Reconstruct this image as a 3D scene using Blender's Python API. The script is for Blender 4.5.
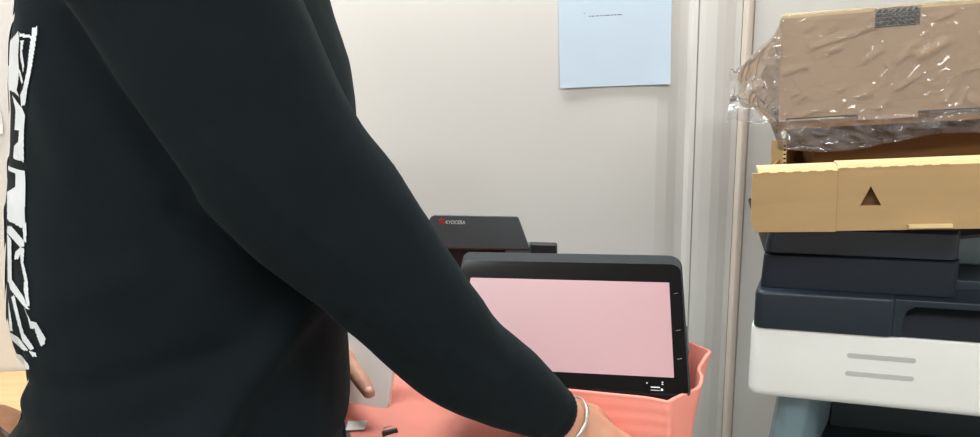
import bpy, bmesh, math, random
import numpy as np
from mathutils import Vector, Matrix, noise
from mathutils.bvhtree import BVHTree
random.seed(7)
scene = bpy.context.scene
for o in list(bpy.data.objects): bpy.data.objects.remove(o)
R = math.radians
# ------------------------------------------------------------------ camera
FPX, CAMP = 680.0, Vector((0, 0, 1.30))
cd = bpy.data.cameras.new('camera'); cam = bpy.data.objects.new('camera', cd)
scene.collection.objects.link(cam); scene.camera = cam
cd.sensor_width = 36; cd.lens = 36*FPX/980; cd.clip_start = .02
CROT = (Matrix.Rotation(R(90-14), 3, 'X') @ Matrix.Rotation(R(-2.2), 3, 'Z'))
cam.location = CAMP; cam.rotation_euler = CROT.to_euler()
cd.dof.use_dof = False
# ------------------------------------------------------------------ world, lights, exposure
w = bpy.data.worlds.new('world'); scene.world = w; w.use_nodes = True
w.node_tree.nodes['Background'].inputs[0].default_value = (.8, .85, .9, 1)
w.node_tree.nodes['Background'].inputs[1].default_value = .3
vs = scene.view_settings
vs.view_transform = 'Standard'; vs.look = 'None'; vs.gamma = 1; vs.use_curve_mapping = False
vs.exposure = 0.08
LAMPS = [(-.30, 1.06, 20, 1.2), (-.55, -.7, 20, 1.2), (.75, -.7, 15, 1.2)]      # x, y, watts, length
for i, (lx, ly, e, ln) in enumerate(LAMPS):
    ld = bpy.data.lights.new('tube_light', 'AREA'); ld.shape = 'RECTANGLE'; ld.size = ln-.06; ld.size_y = .22
    ld.energy = e; ld.color = (.945, .985, 1)
    lo = bpy.data.objects.new('tube_light', ld); scene.collection.objects.link(lo)
    lo.location = (lx, ly, 2.425)

def P(px, py, Y):        # point on the plane y = Y seen at a measured image position
    d = CROT @ Vector(((px-490)/FPX, -(py-218.5)/FPX, -1)); return CAMP + d*(Y/d.y)
def proj(p):
    q = CROT.transposed() @ (Vector(p)-CAMP); return 490-FPX*q.x/q.z, 218.5+FPX*q.y/q.z

# ------------------------------------------------------------------ materials
def nodes(name):
    m = bpy.data.materials.new(name); m.use_nodes = True
    return m, m.node_tree.nodes, m.node_tree.links, m.node_tree.nodes['Principled BSDF']
def sl(c):
    return tuple(((x/255)/12.92 if x/255 <= .04045 else ((x/255+.055)/1.055)**2.4) for x in c)+(1,)
def mat(name, col, rough=.5, var=.0, scale=20, bump=0, bscale=80, spec=.5, metal=0, coat=0, sheen=0, stretch=(1, 1, 1), alpha=1):
    m, n, l, b = nodes(name)
    c = sl(col)
    b.inputs['Roughness'].default_value = rough; b.inputs['Metallic'].default_value = metal
    b.inputs['Specular IOR Level'].default_value = spec; b.inputs['Coat Weight'].default_value = coat
    b.inputs['Coat Roughness'].default_value = .08
    if sheen:
        b.inputs['Sheen Weight'].default_value = sheen; b.inputs['Sheen Roughness'].default_value = .5
        b.inputs['Sheen Tint'].default_value = (.55, .8, .85, 1)
    tc = n.new('ShaderNodeTexCoord'); mp = n.new('ShaderNodeMapping'); mp.inputs['Scale'].default_value = stretch
    l.new(tc.outputs['Object'], mp.inputs['Vector'])
    nz = n.new('ShaderNodeTexNoise'); nz.inputs['Scale'].default_value = scale; nz.inputs['Detail'].default_value = 4
    l.new(mp.outputs[0], nz.inputs['Vector'])
    cr = n.new('ShaderNodeValToRGB')
    cr.color_ramp.elements[0].position = .3; cr.color_ramp.elements[1].position = .7
    cr.color_ramp.elements[0].color = tuple(x*(1-var) for x in c[:3])+(1,)
    cr.color_ramp.elements[1].color = tuple(min(1, x*(1+var)) for x in c[:3])+(1,)
    l.new(nz.outputs['Fac'], cr.inputs[0]); l.new(cr.outputs[0], b.inputs['Base Color'])
    if bump:
        n2 = n.new('ShaderNodeTexNoise'); n2.inputs['Scale'].default_value = bscale; n2.inputs['Detail'].default_value = 3
        l.new(mp.outputs[0], n2.inputs['Vector'])
        bp = n.new('ShaderNodeBump'); bp.inputs['Strength'].default_value = bump; bp.inputs['Distance'].default_value = .002
        l.new(n2.outputs['Fac'], bp.inputs['Height']); l.new(bp.outputs[0], b.inputs['Normal'])
    return m
M = {}
M['wall'] = mat('wall_paint', (225, 223, 218), .55, .012, 3, .08, 60)
M['wall2'] = mat('wall_paint_side', (226, 218, 212), .6, .012, 3, .08, 60)
M['trim'] = mat('trim_paint', (214, 203, 190), .45, .02, 8)
M['ceil'] = mat('ceiling_tile', (232, 232, 228), .8, .02, 30, .2, 120)
M['floor'] = mat('vinyl_floor', (120, 116, 110), .45, .08, 14, .1, 60)
M['lampw'] = mat('lamp_housing', (235, 235, 235), .4)
M['paper'] = mat('bluish_paper', (206, 224, 240), .8, .015, 10, .08, 40)
M['paperw'] = mat('white_paper', (245, 243, 238), .8, .01, 10)
M['ink'] = mat('grey_ink', (70, 76, 84), .8)
M['wood'] = mat('pale_wood', (226, 190, 140), .4, .08, 6, .05, 40, stretch=(1, 12, 12))
M['steel'] = mat('grey_steel', (150, 152, 155), .35, metal=.8)
M['leather'] = mat('brown_leather', (140, 96, 66), .4, .18, 30, .3, 160)
M['leatherd'] = mat('dark_leather', (58, 36, 26), .45, .15, 30, .3, 160)
M['fabric'] = mat('black_sweatshirt_fleece', (17, 24, 28), .9, .10, 12, .2, 700, spec=.12, sheen=.03)
M['rib'] = mat('black_rib_knit', (20, 24, 28), .9, .08, 12, .3, 500, spec=.12, sheen=.03)
M['print'] = mat('white_screen_print', (222, 230, 233), .5, .05, 60)
M['jeans'] = mat('dark_trousers', (38, 42, 52), .85, .1, 20, .3, 500, spec=.2)
M['shoe'] = mat('shoe_rubber', (40, 40, 42), .5)
M['skin'] = mat('skin', (205, 152, 126), .5, .06, 25, .12, 180)
M['skin'].node_tree.nodes['Principled BSDF'].inputs['Subsurface Weight'].default_value = .12
M['skin'].node_tree.nodes['Principled BSDF'].inputs['Subsurface Radius'].default_value = (.012, .005, .003)
M['hair'] = mat('black_hair', (24, 20, 18), .5, .2, 60, .6, 220, stretch=(1, 1, .2))
M['nail'] = mat('fingernail', (222, 172, 156), .3)
M['eye'] = mat('eye_white', (235, 232, 228), .15)
M['lip'] = mat('lip', (178, 112, 100), .45)
M['band'] = mat('silver_bracelet', (205, 205, 200), .25, .05, 40, metal=.7)
M['grey'] = mat('charcoal_plastic', (80, 88, 92), .48, .03, 60, .1, 500)
M['dgrey'] = mat('dark_plastic', (36, 39, 41), .5, .03, 60, .1, 500)
M['navy'] = mat('blue_black_plastic', (27, 34, 43), .45, .03, 60, .12, 420, spec=.28)
M['navy2'] = mat('blue_black_plastic_smooth', (34, 44, 54), .36, .03, 60, .08, 420, spec=.38)
M['pshell'] = mat('panel_shell_plastic', (44, 48, 50), .6, .03, 60, .1, 500, spec=.25)
M['faint'] = mat('faint_key_print', (105, 108, 112), .5)
M['key'] = mat('matt_dark_key_area', (26, 31, 38), .7, .03, 60, spec=.2)
M['gloss'] = mat('gloss_black_bezel', (6, 6, 7), .08, spec=.22)
M['film'] = mat('pinkish_screen', (168, 133, 136), .4, .01, 5, spec=.3)  # one even pinkish colour for the whole screen
M['icon'] = mat('light_icon_print', (190, 192, 196), .5)
M['red'] = mat('red_emblem', (214, 52, 48), .5)
M['white'] = mat('white_plastic', (234, 238, 234), .42, .01, 30, .08, 500)
M['slot'] = mat('grey_slot', (188, 191, 188), .6)
M['bluegrey'] = mat('blue_grey_plastic', (112, 134, 142), .35, .03, 20, coat=.2)
M['cav'] = mat('dark_recess_plastic', (38, 50, 57), .5, .05, 20)
M['black'] = mat('black_plastic', (14, 14, 15), .5)
M['kraft'] = mat('kraft_cardboard', (180, 151, 109), .8, .05, 9, .12, 220, stretch=(1, 1, 4), spec=.2)
M['kraft2'] = mat('pale_kraft_cardboard', (196, 168, 136), .8, .04, 9, .12, 220, stretch=(1, 1, 4), spec=.2)
M['kraftedge'] = mat('cut_edge_and_lit_rim', (226, 202, 150), .85, .05, 60)  # cut edges, also the tray rim with light put into its colour
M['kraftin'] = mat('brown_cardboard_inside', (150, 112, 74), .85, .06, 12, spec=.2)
M['flute'] = mat('grey_corrugation', (120, 118, 110), .85, .1, 80)

def foam_mat():
    m, n, l, b = nodes('salmon_foam')
    tc = n.new('ShaderNodeTexCoord')
    nz = n.new('ShaderNodeTexNoise'); nz.inputs['Scale'].default_value = 25; nz.inputs['Detail'].default_value = 5
    l.new(tc.outputs['Object'], nz.inputs['Vector'])
    cr = n.new('ShaderNodeValToRGB'); cr.color_ramp.elements[0].color = sl((234, 145, 130)); cr.color_ramp.elements[1].color = sl((241, 158, 144))
    l.new(nz.outputs['Fac'], cr.inputs[0]); l.new(cr.outputs[0], b.inputs['Base Color'])
    b.inputs['Roughness'].default_value = .7; b.inputs['Specular IOR Level'].default_value = .25
    b.inputs['Subsurface Weight'].default_value = .15; b.inputs['Subsurface Radius'].default_value = (.01, .004, .004)
    n2 = n.new('ShaderNodeTexNoise'); n2.inputs['Scale'].default_value = 600; l.new(tc.outputs['Object'], n2.inputs['Vector'])
    bp = n.new('ShaderNodeBump'); bp.inputs['Strength'].default_value = .12; bp.inputs['Distance'].default_value = .001
    l.new(n2.outputs['Fac'], bp.inputs['Height']); l.new(bp.outputs[0], b.inputs['Normal'])
    return m
M['foam'] = foam_mat()
def bag_mat():
    m, n, l, b = nodes('clear_plastic_film')
    out = n['Material Output']
    tr = n.new('ShaderNodeBsdfTransparent'); tr.inputs[0].default_value = (.95, .95, .95, 1)
    gl = n.new('ShaderNodeBsdfGlossy'); gl.inputs['Roughness'].default_value = .10; gl.inputs[0].default_value = (1, 1, 1, 1)
    df = n.new('ShaderNodeBsdfDiffuse'); df.inputs[0].default_value = (.8, .82, .84, 1)
    fr = n.new('ShaderNodeFresnel'); fr.inputs[0].default_value = 1.5
    mu = n.new('ShaderNodeMath'); mu.operation = 'MULTIPLY_ADD'; mu.inputs[1].default_value = .9; mu.inputs[2].default_value = .0; mu.use_clamp = True
    l.new(fr.outputs[0], mu.inputs[0])
    a = n.new('ShaderNodeMixShader'); a.inputs[0].default_value = .11
    l.new(tr.outputs[0], a.inputs[1]); l.new(df.outputs[0], a.inputs[2])
    c = n.new('ShaderNodeMixShader'); l.new(mu.outputs[0], c.inputs[0]); l.new(a.outputs[0], c.inputs[1]); l.new(gl.outputs[0], c.inputs[2])
    tc = n.new('ShaderNodeTexCoord'); n0 = n.new('ShaderNodeTexNoise'); n0.inputs['Scale'].default_value = 14; n0.inputs['Detail'].default_value = 2
    l.new(tc.outputs['Object'], n0.inputs['Vector'])
    mx = n.new('ShaderNodeMixRGB'); mx.blend_type = 'ADD'; mx.inputs[0].default_value = .08
    l.new(tc.outputs['Object'], mx.inputs[1]); l.new(n0.outputs['Color'], mx.inputs[2])
    mp = n.new('ShaderNodeMapping'); mp.inputs['Rotation'].default_value = (0, R(-30), 0); mp.inputs['Scale'].default_value = (1, 1, 2.2)
    l.new(mx.outputs[0], mp.inputs['Vector'])
    vz = n.new('ShaderNodeTexVoronoi'); vz.feature = 'DISTANCE_TO_EDGE'; vz.inputs['Scale'].default_value = 22
    l.new(mp.outputs[0], vz.inputs['Vector'])
    nz = n.new('ShaderNodeValToRGB'); nz.color_ramp.elements[0].position = 0; nz.color_ramp.elements[1].position = .10
    nz.color_ramp.elements[0].color = (1, 1, 1, 1); nz.color_ramp.elements[1].color = (0, 0, 0, 1)
    l.new(vz.outputs['Distance'], nz.inputs[0])
    bp = n.new('ShaderNodeBump'); bp.inputs['Strength'].default_value = .6; bp.inputs['Distance'].default_value = .003
    l.new(nz.outputs[0], bp.inputs['Height']); l.new(bp.outputs[0], gl.inputs['Normal'])
    l.new(c.outputs[0], out.inputs['Surface'])
    return m
M['bag'] = bag_mat()
def lamp_mat():
    m, n, l, b = nodes('lit_diffuser')
    b.inputs['Emission Color'].default_value = (1, .985, .955, 1); b.inputs['Emission Strength'].default_value = 6
    return m
M['lamp'] = lamp_mat()

# ------------------------------------------------------------------ mesh helpers
def link(o, parent=None):
    scene.collection.objects.link(o)
    if parent: o.parent = parent
    return o
def tag(o, label=None, cat=None, group=None, kind=None):
    for k, v in (('label', label), ('category', cat), ('group', group), ('kind', kind)):
        if v: o[k] = v
    return o
def empty(name, loc, rz=0, rx=0, ry=0):
    o = bpy.data.objects.new(name, None); o.empty_display_size = .05
    o.location = loc; o.rotation_euler = (rx, ry, rz); return link(o)
class MB:
    def __init__(s): s.v = []; s.f = []
    def add(s, vs, fs):
        k = len(s.v); s.v += [Vector(v) for v in vs]; s.f += [tuple(i+k for i in f) for f in fs]; return s
    def box(s, a, b):
        (x0, y0, z0), (x1, y1, z1) = a, b
        return s.add([(x0,y0,z0),(x1,y0,z0),(x1,y1,z0),(x0,y1,z0),(x0,y0,z1),(x1,y0,z1),(x1,y1,z1),(x0,y1,z1)],
                     [(0,3,2,1),(4,5,6,7),(0,1,5,4),(1,2,6,5),(2,3,7,6),(3,0,4,7)])
    def loft(s, rings, cap=True, closed=True):
        n = len(rings[0]); vs = [p for r in rings for p in r]; fs = []
        for i in range(len(rings)-1):
            for j in range(n if closed else n-1):
                k = (j+1) % n; fs.append((i*n+j, i*n+k, (i+1)*n+k, (i+1)*n+j))
        if cap and closed:
            fs.append(tuple(reversed(range(n)))); fs.append(tuple((len(rings)-1)*n+j for j in range(n)))
        return s.add(vs, fs)
    def prism(s, poly, axis, a, b):        # poly of 2-D points swept along an axis
        def mk(u, v, t):
            return {'x': (t, u, v), 'y': (u, t, v), 'z': (u, v, t)}[axis]
        n = len(poly)
        vs = [mk(u, v, a) for u, v in poly]+[mk(u, v, b) for u, v in poly]
        fs = [tuple(range(n)), tuple(reversed(range(n, 2*n)))]+[(j, n+j, n+(j+1) % n, (j+1) % n) for j in range(n)]
        return s.add(vs, fs)
    def tube(s, pts, rad, seg=16, flat=None, cap=True):
        pts = [Vector(p) for p in pts]; rings = []; up = None
        for i, p in enumerate(pts):
            d = (pts[min(i+1, len(pts)-1)]-pts[max(i-1, 0)]).normalized()
            if up is None:
                up = Vector((0, 0, 1)) if abs(d.z) < .8 else Vector((1, 0, 0))
            sdir = d.cross(up).normalized(); up = sdir.cross(d).normalized()
            r = rad[i] if isinstance(rad, (list, tuple)) else rad
            k = flat if flat else 1
            rings.append([p+sdir*math.cos(2*math.pi*j/seg)*r+up*math.sin(2*math.pi*j/seg)*r*k for j in range(seg)])
        return s.loft(rings, cap)
    def ball(s, c, r, seg=16, rg=10, rot=None):
        c = Vector(c); r = r if isinstance(r, (tuple, list)) else (r, r, r); rings = []
        for i in range(1, rg):
            t = math.pi*i/rg
            ring = []
            for j in range(seg):
                a = 2*math.pi*j/seg
                q = Vector((r[0]*math.sin(t)*math.cos(a), r[1]*math.sin(t)*math.sin(a), -r[2]*math.cos(t)))
                if rot: q = rot @ q
                ring.append(c+q)
            rings.append(ring)
        return s.loft(rings)
    def mesh(s, name):
        me = bpy.data.meshes.new(name); me.from_pydata([tuple(v) for v in s.v], [], s.f)
        bm = bmesh.new(); bm.from_mesh(me); bmesh.ops.recalc_face_normals(bm, faces=bm.faces); bm.to_mesh(me); bm.free()
        return me
    def build(s, name, m, parent=None, smooth=False, bevel=0, seg=2, label=None):
        me = s.mesh(name); me.materials.append(m)
        o = bpy.data.objects.new(name, me); link(o, parent)
        if bevel:
            md = o.modifiers.new('bevel', 'BEVEL'); md.width = bevel; md.segments = seg; md.limit_method = 'ANGLE'; md.angle_limit = R(35)
            me.polygons.foreach_set('use_smooth', [True]*len(me.polygons))
            md.harden_normals = True
        elif smooth:
            me.polygons.foreach_set('use_smooth', [True]*len(me.polygons))
        if label: o['label'] = label
        return o
def rounded(x0, z0, x1, z1, r, n=6):
    """rounded rectangle; r = one radius or (bl, br, tr, tl)"""
    if not isinstance(r, (tuple, list)): r = (r,)*4
    out = []
    for (cx, cz, a0, rr) in ((x0+r[0], z0+r[0], 180, r[0]), (x1-r[1], z0+r[1], 270, r[1]), (x1-r[2], z1-r[2], 0, r[2]), (x0+r[3], z1-r[3], 90, r[3])):
        for i in range(n+1):
            a = R(a0+90*i/n); out.append((cx+rr*math.cos(a), cz+rr*math.sin(a)))
    return out
def text_mesh(name, body, size, m, parent, mtx, shear=0, sx=1):
    cu = bpy.data.curves.new(name, 'FONT'); cu.body = body; cu.size = size; cu.shear = shear; cu.extrude = .00015; cu.offset = size*.012
    t = bpy.data.objects.new(name+'_tmp', cu); scene.collection.objects.link(t)
    me = bpy.data.meshes.new_from_object(t.evaluated_get(bpy.context.evaluated_depsgraph_get()))
    bpy.data.objects.remove(t); me.name = name
    for v in me.vertices: v.co.x *= sx
    me.transform(mtx); me.materials.clear(); me.materials.append(m)
    return link(bpy.data.objects.new(name, me), parent)
def remeshed(mb, voxel, smooth_it=4, fac=.5):
    me = mb.mesh('tmp'); o = bpy.data.objects.new('tmp', me); scene.collection.objects.link(o)
    md = o.modifiers.new('r', 'REMESH'); md.mode = 'VOXEL'; md.voxel_size = voxel
    sm = o.modifiers.new('s', 'SMOOTH'); sm.iterations = smooth_it; sm.factor = fac
    out = bpy.data.meshes.new_from_object(o.evaluated_get(bpy.context.evaluated_depsgraph_get()))
    bpy.data.objects.remove(o); bpy.data.meshes.remove(me)
    return out
def ss(e0, e1, x):
    t = max(0, min(1, (x-e0)/(e1-e0))); return t*t*(3-2*t)

# ------------------------------------------------------------------ the room
WY = 1.32
X0, X1, YB, ZC = -1.55, 1.60, -2.0, 2.45
tag(MB().box((X0-.1, YB-.1, -.1), (X1+.1, WY+.12, 0)).build('floor', M['floor']), kind='structure')
tag(MB().box((X0-.1, YB-.1, ZC), (X1+.1, WY+.12, ZC+.1)).build('ceiling', M['ceil']), kind='structure')
tag(MB().box((X0-.1, YB-.1, 0), (X0, WY+.12, ZC)).build('wall_left', M['wall2']), kind='structure')
tag(MB().box((X1, YB-.1, 0), (X1+.1, WY+.12, ZC)).build('wall_right', M['wall2']), kind='structure')
tag(MB().box((X0, YB-.1, 0), (X1, YB, ZC)).build('wall_front', M['wall2']), kind='structure')
# back wall: sheet panels with shallow folded edges, seen as soft vertical bands
prof = [(X0, 0), (.330, 0), (.352, .003), (.372, .010), (.388, .011), (.396, .006), (.4045, .004), (.4055, .010), (.4068, .010), (.4078, .004),
        (.420, .002), (.440, .001), (.458, .004), (.478, .010), (.490, .011), (.4915, .014), (.5095, .014), (.511, .004), (.530, .004), (X1, .004)]
m = MB()
pts = [(x, WY+d) for x, d in prof]+[(X1, WY+.1), (X0, WY+.1)]
m.prism(pts, 'z', 0, ZC)
wb = tag(m.build('wall_back', M['wall']), kind='structure')
tp = [(.4905, WY+.010), (.4905, WY+.002), (.4945, WY-.004), (.500, WY-.005), (.5055, WY-.003), (.5085, WY+.003), (.5085, WY+.010)]
tag(MB().prism(tp, 'z', 0, ZC).build('trim_1', M['trim'], bevel=.001), kind='structure')
tag(MB().box((X0, WY-.012, 0), (.395, WY, .09)).build('baseboard_back', M['trim'], bevel=.002), kind='structure')

for i, (lx, ly, e, ln) in enumerate(LAMPS):
    t = empty('ceiling_light', (lx, ly, ZC))
    MB().prism([(-.15, 0), (-.13, -.012), (.13, -.012), (.15, 0)], 'x', -ln/2, ln/2).build('housing', M['lampw'], t, bevel=.002)
    MB().prism([(-.12, -.012), (-.11, -.02), (.11, -.02), (.12, -.012)], 'x', -ln/2+.02, ln/2-.02).build('diffuser', M['lamp'], t)
    tag(t, ['long ceiling light above the copier and the person', 'long ceiling light behind the photographer on the desk side', 'long ceiling light behind the photographer on the stacked boxes side'][i], 'ceiling light', 'ceiling lights')

# ------------------------------------------------------------------ paper notices on the wall
def sheet(name, x0, x1, z0, z1, mm, curl):
    m = MB(); nx, nz = 14, 18; rows = []
    for k, off in ((0, 0), (1, .0006)):
        for j in range(nz+1):
            r = []
            for i in range(nx+1):
                u, v = i/nx, j/nz
                d = .0015+curl*(1-v)**4*(.35+.65*abs(2*u-1)**2)+.0006*math.sin(3*u+2*v)
                r.append((x0+(x1-x0)*u, WY-d-off, z0+(z1-z0)*v))
            rows.append(r)
    N = nx+1; vs = [p for r in rows for p in r]; H = N*(nz+1); fs = []
    for j in range(nz):
        for i in range(nx):
            a = j*N+i; fs.append((a, a+1, a+1+N, a+N)); fs.append((H+a, H+a+N, H+a+N+1, H+a+1))
    per = [i for i in range(nx)]+[nx+N*j for j in range(nz)]+[nz*N+nx-i for i in range(nx)]+[(nz-j)*N for j in range(nz)]
    for k in range(len(per)):
        a, b = per[k], per[(k+1) % len(per)]; fs.append((a, H+a, H+b, b))
    m.add(vs, fs); return m.build(name, mm, None, smooth=False)
nt = sheet('paper_notice', .1425, .3525, 1.2225, 1.5195, M['paper'], .006)
tag(nt, 'pale blue sheet of paper with one printed line, stuck to the wall above the copier', 'paper')
tm = MB()
def dashes(x, z, words, h, slope):
    for wl in words:
        tm.box((x, WY-.0030, z), (x+wl, WY-.0024, z+h)); x += wl+.0016; z += slope*(wl+.0016)
random.seed(3)
p0 = P(577, 14, WY); p1 = P(580, 17.3, WY)
dashes(p0.x, p0.z, [.0015, .0045, .002, .0015], .0012, 0)
dashes(p1.x, p1.z, [random.uniform(.003, .009) for _ in range(11)], .0012, .02)
tm.build('printed_line', M['ink'], nt, label='thin line of small grey print')
for (xx, zz) in ((.156, 1.508), (.339, 1.508)):
    MB().box((xx-.012, WY-.0032, zz-.006), (xx+.012, WY-.0024, zz+.009)).build('tape', M['paperw'], nt)
c0 = P(6, 133, WY)
tag(sheet('wall_paper_sheet', c0.x-.21, c0.x, c0.z, c0.z+.07, M['wall2'], .008), 'small pinkish white card on the wall behind the black sweatshirt', 'paper')

# ------------------------------------------------------------------ desk at the left, with a bag
DZ = .683
dk = empty('desk', (-1.15, 1.05, 0))
tag(dk, 'pale wooden desk against the wall behind the person', 'desk')
MB().box((-.36, -.27, DZ-.028), (.40, .265, DZ)).build('desk_top', M['wood'], dk, bevel=.003)
for sx in (-.33, .36):
    for sy in (-.24, .235):
        MB().box((sx-.015, sy-.015, 0), (sx+.015, sy+.015, DZ-.028)).build('leg', M['steel'], dk, bevel=.002)
MB().box((-.315, .225, DZ-.3), (.345, .24, DZ-.028)).build('back_panel', M['wood'], dk)
bc = P(-20, 420, 1.0)
bg = empty('leather_bag', (bc.x, 1.0, DZ)); bg.scale = (1.15, 1.15, 1.5)
tag(bg, 'rounded brown leather bag lying on the pale wooden desk', 'bag')
m = MB(); rings = []
for i in range(13):
    t = i/12; s = math.sin(math.pi*(.06+.88*t))**.45
    rings.append([Vector((-.10+.16*t, .055*s*math.cos(a)*(1+.04*math.sin(5*a)), .026*s+.026*s*math.sin(a)*(1 if math.sin(a) < 0 else 1.05)+.002*math.sin(9*t+3*a))) for a in [2*math.pi*j/20 for j in range(20)]])
m.loft(rings); bb = m.build('bag_body', M['leather'], bg, smooth=True)
m = MB()
for i in range(13):
    t = i/12
m.tube([(-.10+.16*i/12, -.0575*math.sin(math.pi*(.06+.88*i/12))**.45, .024*math.sin(math.pi*(.06+.88*i/12))**.45) for i in range(13)], .0032, 8)
m.build('seam', M['leatherd'], bg, smooth=True)
m = MB(); m.tube([(.045, -.03, .045), (.062, -.035, .035), (.072, -.04, .016), (.078, -.04, .003)], [.004, .004, .0035, .003], 8)
m.build('strap', M['leatherd'], bg, smooth=True)

def xf(mb, mtx):
    mb.v = [mtx @ v for v in mb.v]; return mb
# ------------------------------------------------------------------ copier with the operation panel
BR = P(674, 378, .66); YAW1 = R(-11)
cp = empty('office_copier', (BR.x, BR.y, 0), YAW1)
tag(cp, 'charcoal office copier with a tilted touch screen panel, half unwrapped from pink foam', 'copier')
MB().box((-.50, .20, .03), (-.012, .50, .86)).build('body', M['white'], cp, bevel=.012, seg=3)
MB().box((-.50, .20, .86), (-.012, .50, .895)).build('scanner_unit', M['dgrey'], cp, bevel=.008)
MB().prism([(-.341, -.062), (-.012, -.062), (-.012, .20), (-.45, .20), (-.41, .06)], 'z', .10, .862).build('front_ledge', M['white'], cp, bevel=.008)
for z0, z1 in ((.12, .36), (.37, .60)):
    d = MB().box((-.325, -.070, z0), (-.022, -.062, z1)).build('paper_drawer', M['white'], cp, bevel=.003)
    MB().prism(rounded(-.24, z1-.05, -.11, z1-.025, .008), 'y', -.0715, -.0695).build('handle', M['slot'], d)
for sx in (-.46, -.06):
    for sy in (.24, .46):
        MB().tube([(sx, sy, 0), (sx, sy, .035)], .02, 12).build('caster', M['black'], cp)
# document feeder: lower deck, raised cover with the logo, short tray
def loc1(p): return Matrix.Translation((BR.x, BR.y, 0)) @ Matrix.Rotation(YAW1, 4, 'Z'), p
CF = Matrix.Translation((BR.x, BR.y, 0)) @ Matrix.Rotation(YAW1, 4, 'Z'); CFI = CF.inverted()
def L1(px, py, Y): return CFI @ P(px, py, Y)
df = MB().box((-.49, .215, .895), (-.020, .34, .965)).build('document_feeder', M['dgrey'], cp, bevel=.01)
a = L1(427, 213, .92); b = L1(519, 215, .905); c = L1(531, 249, .90); d_ = L1(424, 246, .92)
yf = (a.y+b.y)/2
m = MB(); poly = [(d_.x, c.z), (c.x, c.z), (b.x, b.z)]
for i in range(7):
    t = R(90+90*i/6); poly.append((a.x+.010+.010*math.cos(t), b.z+.001-.012+.012*math.sin(t)))
m.prism(poly, 'y', yf, yf+.13)
for v in m.v:
    if v.y > yf+.01: v.z -= .055; v.x -= .05*(v.x > -.2)
cov = m.build('feeder_cover', M['grey'], df, bevel=.0025)
MB().prism([(d_.x+.004, .96), (-.215, .96), (-.198, c.z), (d_.x+.004, c.z)], 'y', yf+.012, yf+.03).build('throat_shade', M['black'], df)  # black block standing in for the shaded cavity under the cover
tq = L1(558, 243, .95); tr0 = L1(528, 241, .95)
MB().prism([(c.x-.03, tr0.z-.016), (tq.x, tr0.z-.016), (tq.x, tr0.z-.0035), (tq.x-.002, tr0.z-.001), (c.x-.03, tr0.z)], 'y', yf+.035, yf+.05).build('feeder_tray', M['dgrey'], df, bevel=.001)
MB().box((-.215, yf+.005, .96), (c.x-.004, yf+.04, c.z)).build('feeder_core', M['grey'], df, bevel=.002)
# lettering and emblem
lg = L1(444.8, 224.6, .915); yl = yf-.0012
mt = Matrix.Translation((lg.x, yl, lg.z)) @ Matrix.Rotation(R(90), 4, 'X')
text_mesh('brand_lettering', 'KYOCERA', .0072, M['print'], df, mt, shear=.12, sx=.86)
em = L1(441, 222.3, .915); m = MB()
r = .0042
for (ax, az, bx, bz) in ((-1, .15, -.1, 1), (-.75, -.75, .75, .75), (.1, -1, 1, -.15)):
    p, q = Vector((em.x+ax*r, 0, em.z+az*r)), Vector((em.x+bx*r, 0, em.z+bz*r))
    n_ = (q-p).cross(Vector((0, 1, 0))).normalized()*.0009
    m.add([(v.x, yy, v.z) for yy in (yl, yl+.001) for v in (p-n_, p+n_, q+n_, q-n_)], [(0, 1, 2, 3), (7, 6, 5, 4), (0, 4, 5, 1), (1, 5, 6, 2), (2, 6, 7, 3), (3, 7, 4, 0)])
m.build('brand_emblem', M['red'], df, label='red emblem beside the lettering')
# operation panel, leaning back 55 degrees
AL = R(55); HS, WS = .124, .240
PM = Matrix(((1, 0, 0, 0), (0, math.sin(AL), -math.cos(AL), 0), (0, math.cos(AL), math.sin(AL), BR.z), (0, 0, 0, 1)))
def pan(poly, n0, n1, name, mm, parent, **k): return xf(MB().prism(poly, 'z', n0, n1), PM).build(name, mm, parent, **k)
op = pan(rounded(-WS-.016, -.0190, .0165, HS+.0430, (.006, .006, .016, .010)), -.024, -.0006, 'operation_panel', M['pshell'], cp, bevel=.003, seg=3)
pan(rounded(-WS-.0135, -.0180, .0142, HS+.0275, (.004, .004, .012, .006)), -.003, .0003, 'bezel', M['gloss'], op, bevel=.0004)
pan(rounded(-WS, 0, 0, HS, .0008, 2), 0, .0007, 'screen', M['film'], op)
MB_ = MB
for (u0, v0, u1, v1) in ((-.0245, -.0125, -.0150, -.0118), (-.0245, -.0155, -.0236, -.0118), (-.0158, -.0155, -.0150, -.0118)):
    pass
pan([(-.0245, -.0128), (-.0150, -.0128), (-.0150, -.0116), (-.0245, -.0116)], .0003, .0006, 'icon', M['icon'], op)
pan([(-.0245, -.0160), (-.0150, -.0160), (-.0150, -.0154), (-.0245, -.0154)], .0003, .0006, 'icon', M['icon'], op)
pan(rounded(-.0290, -.0085, -.0275, -.0070, .0006, 3), .0003, .0006, 'icon', M['icon'], op)
pan(rounded(-.0132, -.0090, -.0112, -.0078, .0005, 3), .0003, .0006, 'icon', M['icon'], op)
pan(rounded(-.0132, -.0066, -.0112, -.0054, .0005, 3), .0003, .0006, 'icon', M['icon'], op)
pan(rounded(-.0142, -.0160, -.0118, -.0136, .0011, 4), .0003, .0008, 'power_light', M['print'], op, label='small bright indicator light')
for vv in (.108, .058, .022):
    pan([(.0045, vv), (.0095, vv+.0012), (.0095, vv+.0019), (.0045, vv+.0007)], .0003, .0006, 'key_mark', M['faint'], op)
pan(rounded(.0150, .036, .0185, .070, .0015, 3), -.018, -.006, 'side_key', M['grey'], op, bevel=.0008)
# swivel neck under the panel
xf(MB().box((-.16, .01, -.06), (-.08, .07, -.022)), PM).build('panel_neck', M['dgrey'], cp, bevel=.006)

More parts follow.
